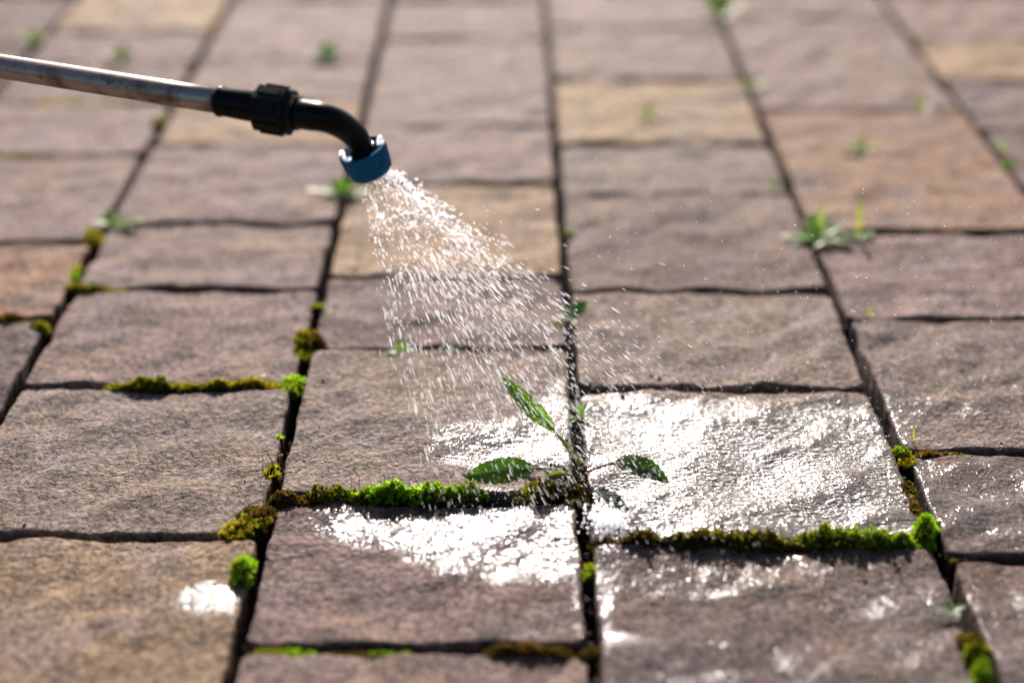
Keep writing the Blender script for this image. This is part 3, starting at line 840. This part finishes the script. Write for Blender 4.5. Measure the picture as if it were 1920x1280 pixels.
# ------------------------------------------------------------ water on the stones
def sdf_poly(X, Y, poly):
    P = np.array([(p.x, p.y) for p in (at(*q) for q in poly)])
    inside = np.zeros(X.shape, bool); d = np.full(X.shape, 1e9)
    for i in range(len(P)):
        a, b = P[i - 1], P[i]
        e = b - a; wx, wy = X - a[0], Y - a[1]
        t = np.clip((wx * e[0] + wy * e[1]) / (e @ e), 0, 1)
        d = np.minimum(d, np.hypot(wx - e[0] * t, wy - e[1] * t))
        c = ((a[1] > Y) != (b[1] > Y)) & (X < (b[0] - a[0]) * (Y - a[1]) / (b[1] - a[1] + 1e-12) + a[0])
        inside ^= c
    return np.where(inside, d, -d), P

def blur(Z, k):
    for ax in (0, 1):
        c = np.cumsum(np.concatenate([np.repeat(Z.take([0], ax), k + 1, ax), Z, np.repeat(Z.take([-1], ax), k, ax)], ax), ax)
        n_ = Z.shape[ax]
        Z = (np.take(c, range(2 * k + 1, 2 * k + 1 + n_), ax) - np.take(c, range(0, n_), ax)) / (2 * k + 1)
    return Z

def puddle(label, stone_px, poly, rise=.0005, edge=.004, rip=.00012, res=.0011, kblur=5, amp=.003, mat='film'):
    c = at(*stone_px); i = stone_at(c.x, c.y)
    _, P = sdf_poly(np.zeros((1, 1)), np.zeros((1, 1)), poly)
    xs = np.arange(P[:, 0].min() - .004, P[:, 0].max() + .004, res); ys = np.arange(P[:, 1].min() - .004, P[:, 1].max() + .004, res)
    X, Y = np.meshgrid(xs, ys)
    d, _ = sdf_poly(X, Y, poly)
    d = d + amp * fbm(X * 110, Y * 110, 61, 3, .6)
    H = relief(X, Y, i)
    Zf = blur(H, kblur) + np.clip(d / edge, -1, 1) * rise + .0001
    Zf = Zf + rip * vn(X * 230 + 3 * vn(X * 60, Y * 60, 2), Y * 300, 7)
    keep = (d > -edge * .8)
    s_ = stones[i]
    keep &= (X > s_[0] + .002) & (X < s_[1] - .002) & (Y > s_[2] + .003) & (Y < s_[3] - .002)
    idx = np.arange(X.size).reshape(X.shape)
    kf = keep[:-1, :-1] & keep[1:, :-1] & keep[:-1, 1:] & keep[1:, 1:]
    q = np.stack([idx[:-1, :-1][kf], idx[:-1, 1:][kf], idx[1:, 1:][kf], idx[1:, :-1][kf]], 1)
    used, inv = np.unique(q, return_inverse=True)
    V = np.stack([X.ravel(), Y.ravel(), Zf.ravel()], 1)[used]
    o = mesh_at('puddle', V, inv.reshape(q.shape), M[mat], (c.x, c.y, 0))
    return tag(o, label, None, None, 'structure')

puddle('glaring ragged puddle on the stone below the big weed', (850, 1050),
       [(608, 985), (630, 962), (680, 958), (740, 962), (800, 942), (860, 940), (930, 935), (1000, 940), (1080, 950), (1088, 1000), (1088, 1080), (1040, 1072), (985, 1060), (940, 1035), (880, 1048), (850, 1018), (790, 1010), (740, 992), (690, 1004), (640, 1002)], rise=.0005, amp=.0062, edge=.007)
puddle('small white oval puddle on the tan stone at the lower left', (300, 1100), [(322, 1128), (345, 1108), (390, 1094), (428, 1096), (438, 1120), (425, 1146), (375, 1158), (335, 1148)], amp=.0007, rise=.0007, rip=.00002, kblur=12, edge=.007, mat='still')
puddle('small lilac puddle at the left edge of the nearest right stone', (1250, 1150), [(1128, 1195), (1150, 1188), (1200, 1190), (1235, 1208), (1220, 1224), (1160, 1224), (1132, 1218)], amp=.001, rip=.00002, mat='still')
puddle('water trickle along the edge of the centre joint', (1250, 1150), [(1117, 1036), (1130, 1036), (1140, 1070), (1138, 1120), (1128, 1150), (1120, 1120)], amp=.0008, mat='still')
puddle('thin water sheet left of the upright stalk', (800, 800), [(880, 838), (930, 815), (1000, 806), (1080, 812), (1082, 872), (1000, 862), (940, 850)], rise=.0003, amp=.006, edge=.008)
puddle('broad glittering sheet of water on the soaked stone', (1400, 850), [(1110, 800), (1150, 762), (1250, 765), (1330, 752), (1430, 752), (1530, 768), (1620, 778), (1650, 800), (1695, 950), (1690, 990), (1130, 990), (1110, 900)], rise=.00028, edge=.012, kblur=8, rip=.00010, amp=.005, mat='sheet')

# ------------------------------------------------------------ the lance
cr_ = CR @ Vector((1, 0, 0)); cu_ = CR @ Vector((0, 1, 0)); cf_ = CR @ Vector((0, 0, -1))
root = empty('spray_lance', atd(425, 193, .77))
tag(root, 'steel garden spray lance with black elbow and blue nozzle cap, spraying water from the left', 'spray lance')
def part(name, v, f, mat, parent=root, org=None, **k):
    return mesh_at(name, v, f, M[mat], org or v[0], parent, **k)
def px_r(px, depth): return px / F_PX * depth
tp = [atd(418 - 132 * i, 191 - 21.0 * i,   .77 + .014 * i) for i in range(11)]
v, f = tube(tp, [px_r(24, .77)] * 11, 28)
part('tube', v, f, 'steel')
ax = (tp[0] - tp[1]).normalized()
def lathe(p0, d, prof, sides=32, ribs=0, ribh=0.0, cap=True):
    d = d.normalized(); a = d.cross(Vector((0, 0, 1))).normalized(); b = d.cross(a)
    vs, fs = [], []
    for (t, r) in prof:
        for k in range(sides):
            th = 2 * math.pi * k / sides
            rr_ = r * (1 + (ribh if ribs and (k * ribs // (sides // 2)) % 2 else 0))
            vs.append(p0 + d * t + (a * math.cos(th) + b * math.sin(th)) * rr_)
    for i in range(len(prof) - 1):
        for k in range(sides):
            k2 = (k + 1) % sides
            fs.append((i * sides + k, i * sides + k2, (i + 1) * sides + k2, (i + 1) * sides + k))
    if cap:
        fs.append(tuple(range(sides))[::-1]); fs.append(tuple((len(prof) - 1) * sides + k for k in range(sides)))
    return vs, fs
u = .77 / F_PX                       # metres per photo pixel at the coupling
A0 = atd(412, 190, .77)
v, f = lathe(A0, ax, [(0, 25 * u), (0, 28.5 * u), (2 * u, 29.5 * u), (6 * u, 29 * u), (8 * u, 27 * u), (86 * u, 29 * u), (88 * u, 26 * u)])
part('sleeve', v, f, 'black')
v, f = lathe(A0 + ax * 78 * u, ax, [(0, 30 * u), (3 * u, 35 * u), (9 * u, 42 * u), (12 * u, 46 * u), (70 * u, 46 * u), (75 * u, 42 * u), (77 * u, 35 * u), (90 * u, 33 * u), (91 * u, 28 * u)], 8)
nut = part('coupling_nut', v, f, 'black', smooth=False)
a_ = ax.cross(Vector((0, 0, 1))).normalized(); b_ = ax.cross(a_)
for k in range(8):                     # raised grips round the nut
    th = 2 * math.pi * k / 8 + math.pi / 8
    rd = a_ * math.cos(th) + b_ * math.sin(th); tg = ax.cross(rd)
    c0 = A0 + ax * (120 * u) + rd * 42.5 * u
    vs = []
    for (sx, sy, sz) in [(-1, -1, -1), (1, -1, -1), (1, 1, -1), (-1, 1, -1), (-.9, -.75, 1), (.9, -.75, 1), (.9, .75, 1), (-.9, .75, 1)]:
        vs.append(c0 + ax * sx * 24 * u + tg * sy * 8 * u + rd * sz * 4.0 * u)
    part('grip_rib', vs, [(0, 3, 2, 1), (4, 5, 6, 7), (0, 1, 5, 4), (1, 2, 6, 5), (2, 3, 7, 6), (3, 0, 4, 7)], 'black', nut, smooth=False)
e0 = A0 + ax * 163 * u
capc = atd(678, 279, .772); capb = atd(699, 326, .780)
cd = (capb - capc).normalized()
e1 = e0 + ax * 46 * u
el = [e0, e0 + ax * 16 * u] + bez(e0 + ax * 34 * u, e0 + ax * 74 * u + cu_ * 4 * u, capc - cd * 50 * u, capc - cd * 8 * u, 20) + [capc + cd * 12 * u]
v, f = tube(el, [(28 - 4.5 * (i / 23) ** 1.3) * u for i in range(24)], 24)
part('elbow', v, f, 'black')
v, f = lathe(capc - cd * 4 * u, cd, [(0, 21 * u), (0, 25 * u), (2 * u, 26.5 * u), (6 * u, 27 * u), (9 * u, 25 * u), (14 * u, 25 * u)], 32)
part('collar', v, f, 'black')
prof = [(14 * u, 20 * u), (8 * u, 36 * u), (1 * u, 40 * u), (0, 43.5 * u), (1.5 * u, 46 * u), (5 * u, 47 * u), (10 * u, 46.2 * u), (44 * u, 41.5 * u), (50 * u, 40.5 * u), (53 * u, 38.5 * u), (54 * u, 35 * u), (50 * u, 33 * u), (50 * u, 6 * u)]
v, f = lathe(capc, cd, prof, 160, 40, 0, True)
# shallow ribs on the flank
vs = []
c_axis = capc
for i, p in enumerate(v):
    ring, k = divmod(i, 160)
    if 6 <= ring <= 8 and k % 4 < 2:
        t_ = prof[ring][0]; cc0 = capc + cd * t_
        p = cc0 + (p - cc0) * 1.018
    vs.append(p)
capo = part('nozzle_cap', vs, f, 'blue')
# dark dimple on the cap's near flank
d0 = atd(707, 302, .76) ; rad_dir = (camback - cd * camback.dot(cd)).normalized()
side_ = cd.cross(rad_dir)
th = R(33)
dr = (rad_dir * math.cos(th) + side_ * (math.sin(th) if side_.dot(camright) > 0 else -math.sin(th)))
pc = capc + cd * 28 * u + dr * 43.6 * u
v, f = lathe(pc, dr, [(-1.0 * u, 5 * u), (.9 * u, 5 * u), (1.1 * u, 3.8 * u), (-.4 * u, 3.0 * u)], 14)
part('vent_hole', v, f, 'black', capo)
v, f = lathe(capc + cd * 46 * u, cd, [(0, 30 * u), (2 * u, 30 * u), (4.5 * u, 24 * u), (5 * u, 5 * u)], 32)
part('rose_plate', v, f, 'black', capo)

# white beads added as the wet cap rim's glints, water beads on the coupling
bd = []
def bead_list(P, rad, name, label, cat, kind='stuff', mat='bead'):
    P = np.array(P); rad = np.array(rad)
    V, Fc = octa(P, np.tile([[0, 0, 1.]], (len(P), 1)), rad, rad * .95)
    return tag(mesh_at(name, V, Fc, M[mat], tuple(P.mean(0))), label, cat, None, kind)
P_, R_ = [], []
q = random.Random(3)
for (px, py, dep, r_) in [(411, 167, .768, 3.2), (404, 216, .768, 2.8), (488, 176, .768, 3.2), (497, 167, .768, 4.2), (506, 163, .768, 2.4)]:
    P_.append(atd(px, py, dep)); R_.append(r_ * u)
for k in range(44):                      # white beads put in as highlights along the cap's wet upper rim
    th_ = q.uniform(0, 2 * math.pi)
    rr_ = (a_r := rad_dir * math.cos(th_) + side_ * math.sin(th_))
    if abs(math.cos(th_)) > .45: continue
    P_.append(capc + cd * q.uniform(-4, 2) * u + rr_ * q.uniform(33, 42) * u); R_.append(q.uniform(2.6, 5.0) * u)
bead_list(P_, R_, 'glint_water_beads', 'white beads added as glints on the blue cap rim, water beads on the black coupling', 'water drops', mat='drop')

# ------------------------------------------------------------ the spray
ND = 4900
r = rng
kind = r.random(ND)
theta = np.where(kind < .15, r.normal(50, 4.0, ND), np.where(kind < .20, r.normal(14, 2.5, ND), np.where(kind < .94, r.triangular(12, 38, 55, ND), r.uniform(12, 74, ND))))
theta = np.radians(theta)
dep = r.normal(.09, .15, ND)
O = np.array(capb)
crv, cuv, cfv = np.array(cr_), np.array(cu_), np.array(cf_)
dirs = np.outer(np.sin(theta), crv) - np.outer(np.cos(theta), cuv) + np.outer(dep, cfv)
dirs /= np.linalg.norm(dirs, axis=1, keepdims=True)
across = np.array((cr_ * .87 + cu_ * .49))
lat = np.clip((np.degrees(theta) - 31) / 21, -1.1, 1.1)
start = O + across[None] * (lat * 29 * u)[:, None] + r.normal(0, .0006, (ND, 3))
tmax = np.minimum(.42, -(start[:, 2] - .001) / np.minimum(dirs[:, 2], -.02))
tt = r.uniform(.004, 1, ND) ** .92 * tmax
P = start + dirs * tt[:, None]
P += r.normal(0, 1, (ND, 3)) * (.0006 + .010 * tt)[:, None]
sz = r.lognormal(-.15, .42, ND)
out = kind >= .94
rad = np.clip(sz * .00020, .00010, .0005); rad = np.where(out, rad * .7, rad) * np.clip(1.2 - 2.6 * tt, .52, 1.1)
ln = rad * r.uniform(4.5, 10.0, ND); ln = np.where(tt < .05, rad * r.uniform(1.3, 4, ND), ln)
vel = dirs + r.normal(0, .05, dirs.shape)
ok = P[:, 2] > .0012
P, vel, rad, ln = P[ok], vel[ok], rad[ok], ln[ok]
# clots and threads close to the rose
N2 = 750
th2 = np.radians(np.where(r.random(N2) < .62, r.normal(50, 3.5, N2), r.uniform(10, 50, N2)))
t2 = r.uniform(.002, .075, N2) ** 1.0
d2 = np.outer(np.sin(th2), crv) - np.outer(np.cos(th2), cuv) + np.outer(r.normal(0, .12, N2), cfv)
keep2 = (th2 > R(44)) | (t2 > .018)
s2 = O + across[None] * (np.clip((np.degrees(th2) - 31) / 21, -1.1, 1.1) * 29 * u)[:, None]
P2 = s2 + d2 * t2[:, None] + r.normal(0, .0009, (N2, 3))
P2, d2, t2 = P2[keep2], d2[keep2], t2[keep2]
rd2 = r.uniform(.00016, .00048, len(P2)); rd2 *= np.clip(1.2 - t2 * 5, .6, 1.2)
l2 = rd2 * r.uniform(1.2, 3.6, len(P2))
dj = d2 + r.normal(0, .35, d2.shape)
# threads
P3, D3, R3 = [], [], []
def thread(a, b, n, wob, rr_):
    a, b = np.array(a), np.array(b)
    for i in range(n):
        f_ = i / (n - 1)
        P3.append(a + (b - a) * f_ + crv * wob * math.sin(f_ * 9 + .5) + cuv * wob * .6 * math.sin(f_ * 17)); D3.append(b - a + r.normal(0, .15, 3) * np.linalg.norm(b - a)); R3.append(rr_ * r.uniform(.75, 1.25))
thread(atd(690, 343, .775), atd(701, 385, .778), 26, .0003, .00035)
thread(atd(701, 385, .778), atd(716, 412, .780), 20, .0006, .00055)
thread(atd(724, 330, .778), atd(790, 385, .782), 40, .0012, .00055)
thread(atd(790, 385, .782), atd(880, 458, .788), 40, .0018, .0005)
for k in range(9):
    a = atd(q.uniform(700, 790), q.uniform(375, 430), q.uniform(.77, .79)); a2 = a + cr_ * q.uniform(.004, .016) + cu_ * q.uniform(-.006, .008)
    thread(a, a2, 14, .0008, q.uniform(.00022, .0004))
P3, D3, R3 = np.array(P3), np.array(D3), np.array(R3)
L3 = R3 * r.uniform(1.3, 2.6, len(R3))
# stray specks out to the right, and the fine bounce over the soaked stone
N4 = 900
P4 = []
while len(P4) < N4:
    x_, y_ = q.uniform(1100, 1930), q.uniform(280, 860)
    if q.random() > (.25 + .75 * (x_ - 1100) / 800) * (.2 + .8 * min(1, max(0, (y_ - 300) / 350))): continue
    P4.append(atd(x_, y_, q.gauss(.83, .03)))
for k in range(1500):
    x_ = q.triangular(860, 1680, 1150); y_ = q.triangular(700, 1000, 860)
    g_ = at(x_, y_, 0); P4.append(g_ + Vector((0, 0, abs(q.gauss(0, .008)) + .0012)))
P4 = np.array([tuple(p) for p in P4]); n4 = len(P4)
R4 = np.clip(r.lognormal(0, .4, n4) * .00011, .00006, .0003)
D4 = r.normal(0, .3, (n4, 3)) + np.array([.8, 0, -.6]); L4 = R4 * r.uniform(1, 3, n4)
AP = np.concatenate([P, P2, P3, P4]); AD = np.concatenate([vel, dj, D3, D4]); AR = np.concatenate([rad, rd2, R3, R4]); AL = np.concatenate([ln, l2, L3, L4])
okz = AP[:, 2] > .0008
V, Fc = octa(AP[okz], AD[okz], AR[okz], AL[okz])
tag(mesh_at('water_spray', V, Fc, M['drop'], tuple(capb)), 'fan of white water drops falling from the blue nozzle onto the weed', 'water spray', None, 'stuff')
# splash crown beside the drowned leaf
P5, R5 = [], []
for k in range(420):
    x_ = q.gauss(1140, 22); y_ = q.gauss(985, 12)
    P5.append(tuple(at(x_, y_, 0) + Vector((0, 0, abs(q.gauss(0, .0042)) + .0005)))); R5.append(q.uniform(.0003, .0011))
bead_list(P5, R5, 'splash', 'white splash of water thrown up below the drowned leaf of the big weed', 'splash', mat='drop')
# beads on the leaves and the wet stones
P6, R6 = [], []
for k in range(15):
    i = q.randrange(8, 42); s_ = q.uniform(-.5, .55)
    P6.append(sp[i] + sideL * s_ * .0056 * up_prof(i / 48) + camback * (abs(s_) * .0062 * .3 + .0005)); R6.append(q.uniform(.0003, .0009))
for k in range(9):
    i = q.randrange(4, 36); P6.append(spl[i] + Vector((0, .75, .62)) * q.uniform(-.007, .007) * wide(i / 40) + Vector((0, -.6, .8)) * .0016); R6.append(q.uniform(.0002, .0006))
for k in range(6):
    i = q.randrange(4, 32); P6.append(spr[i] + Vector((0, .75, .6)) * q.uniform(-.004, .004) + Vector((0, -.6, .8)) * .0014); R6.append(q.uniform(.0002, .0006))
bead_list([tuple(p) for p in P6], R6, 'leaf_droplets', 'water droplets sitting on the leaves of the big toothed weed', 'water drops', mat='drop')
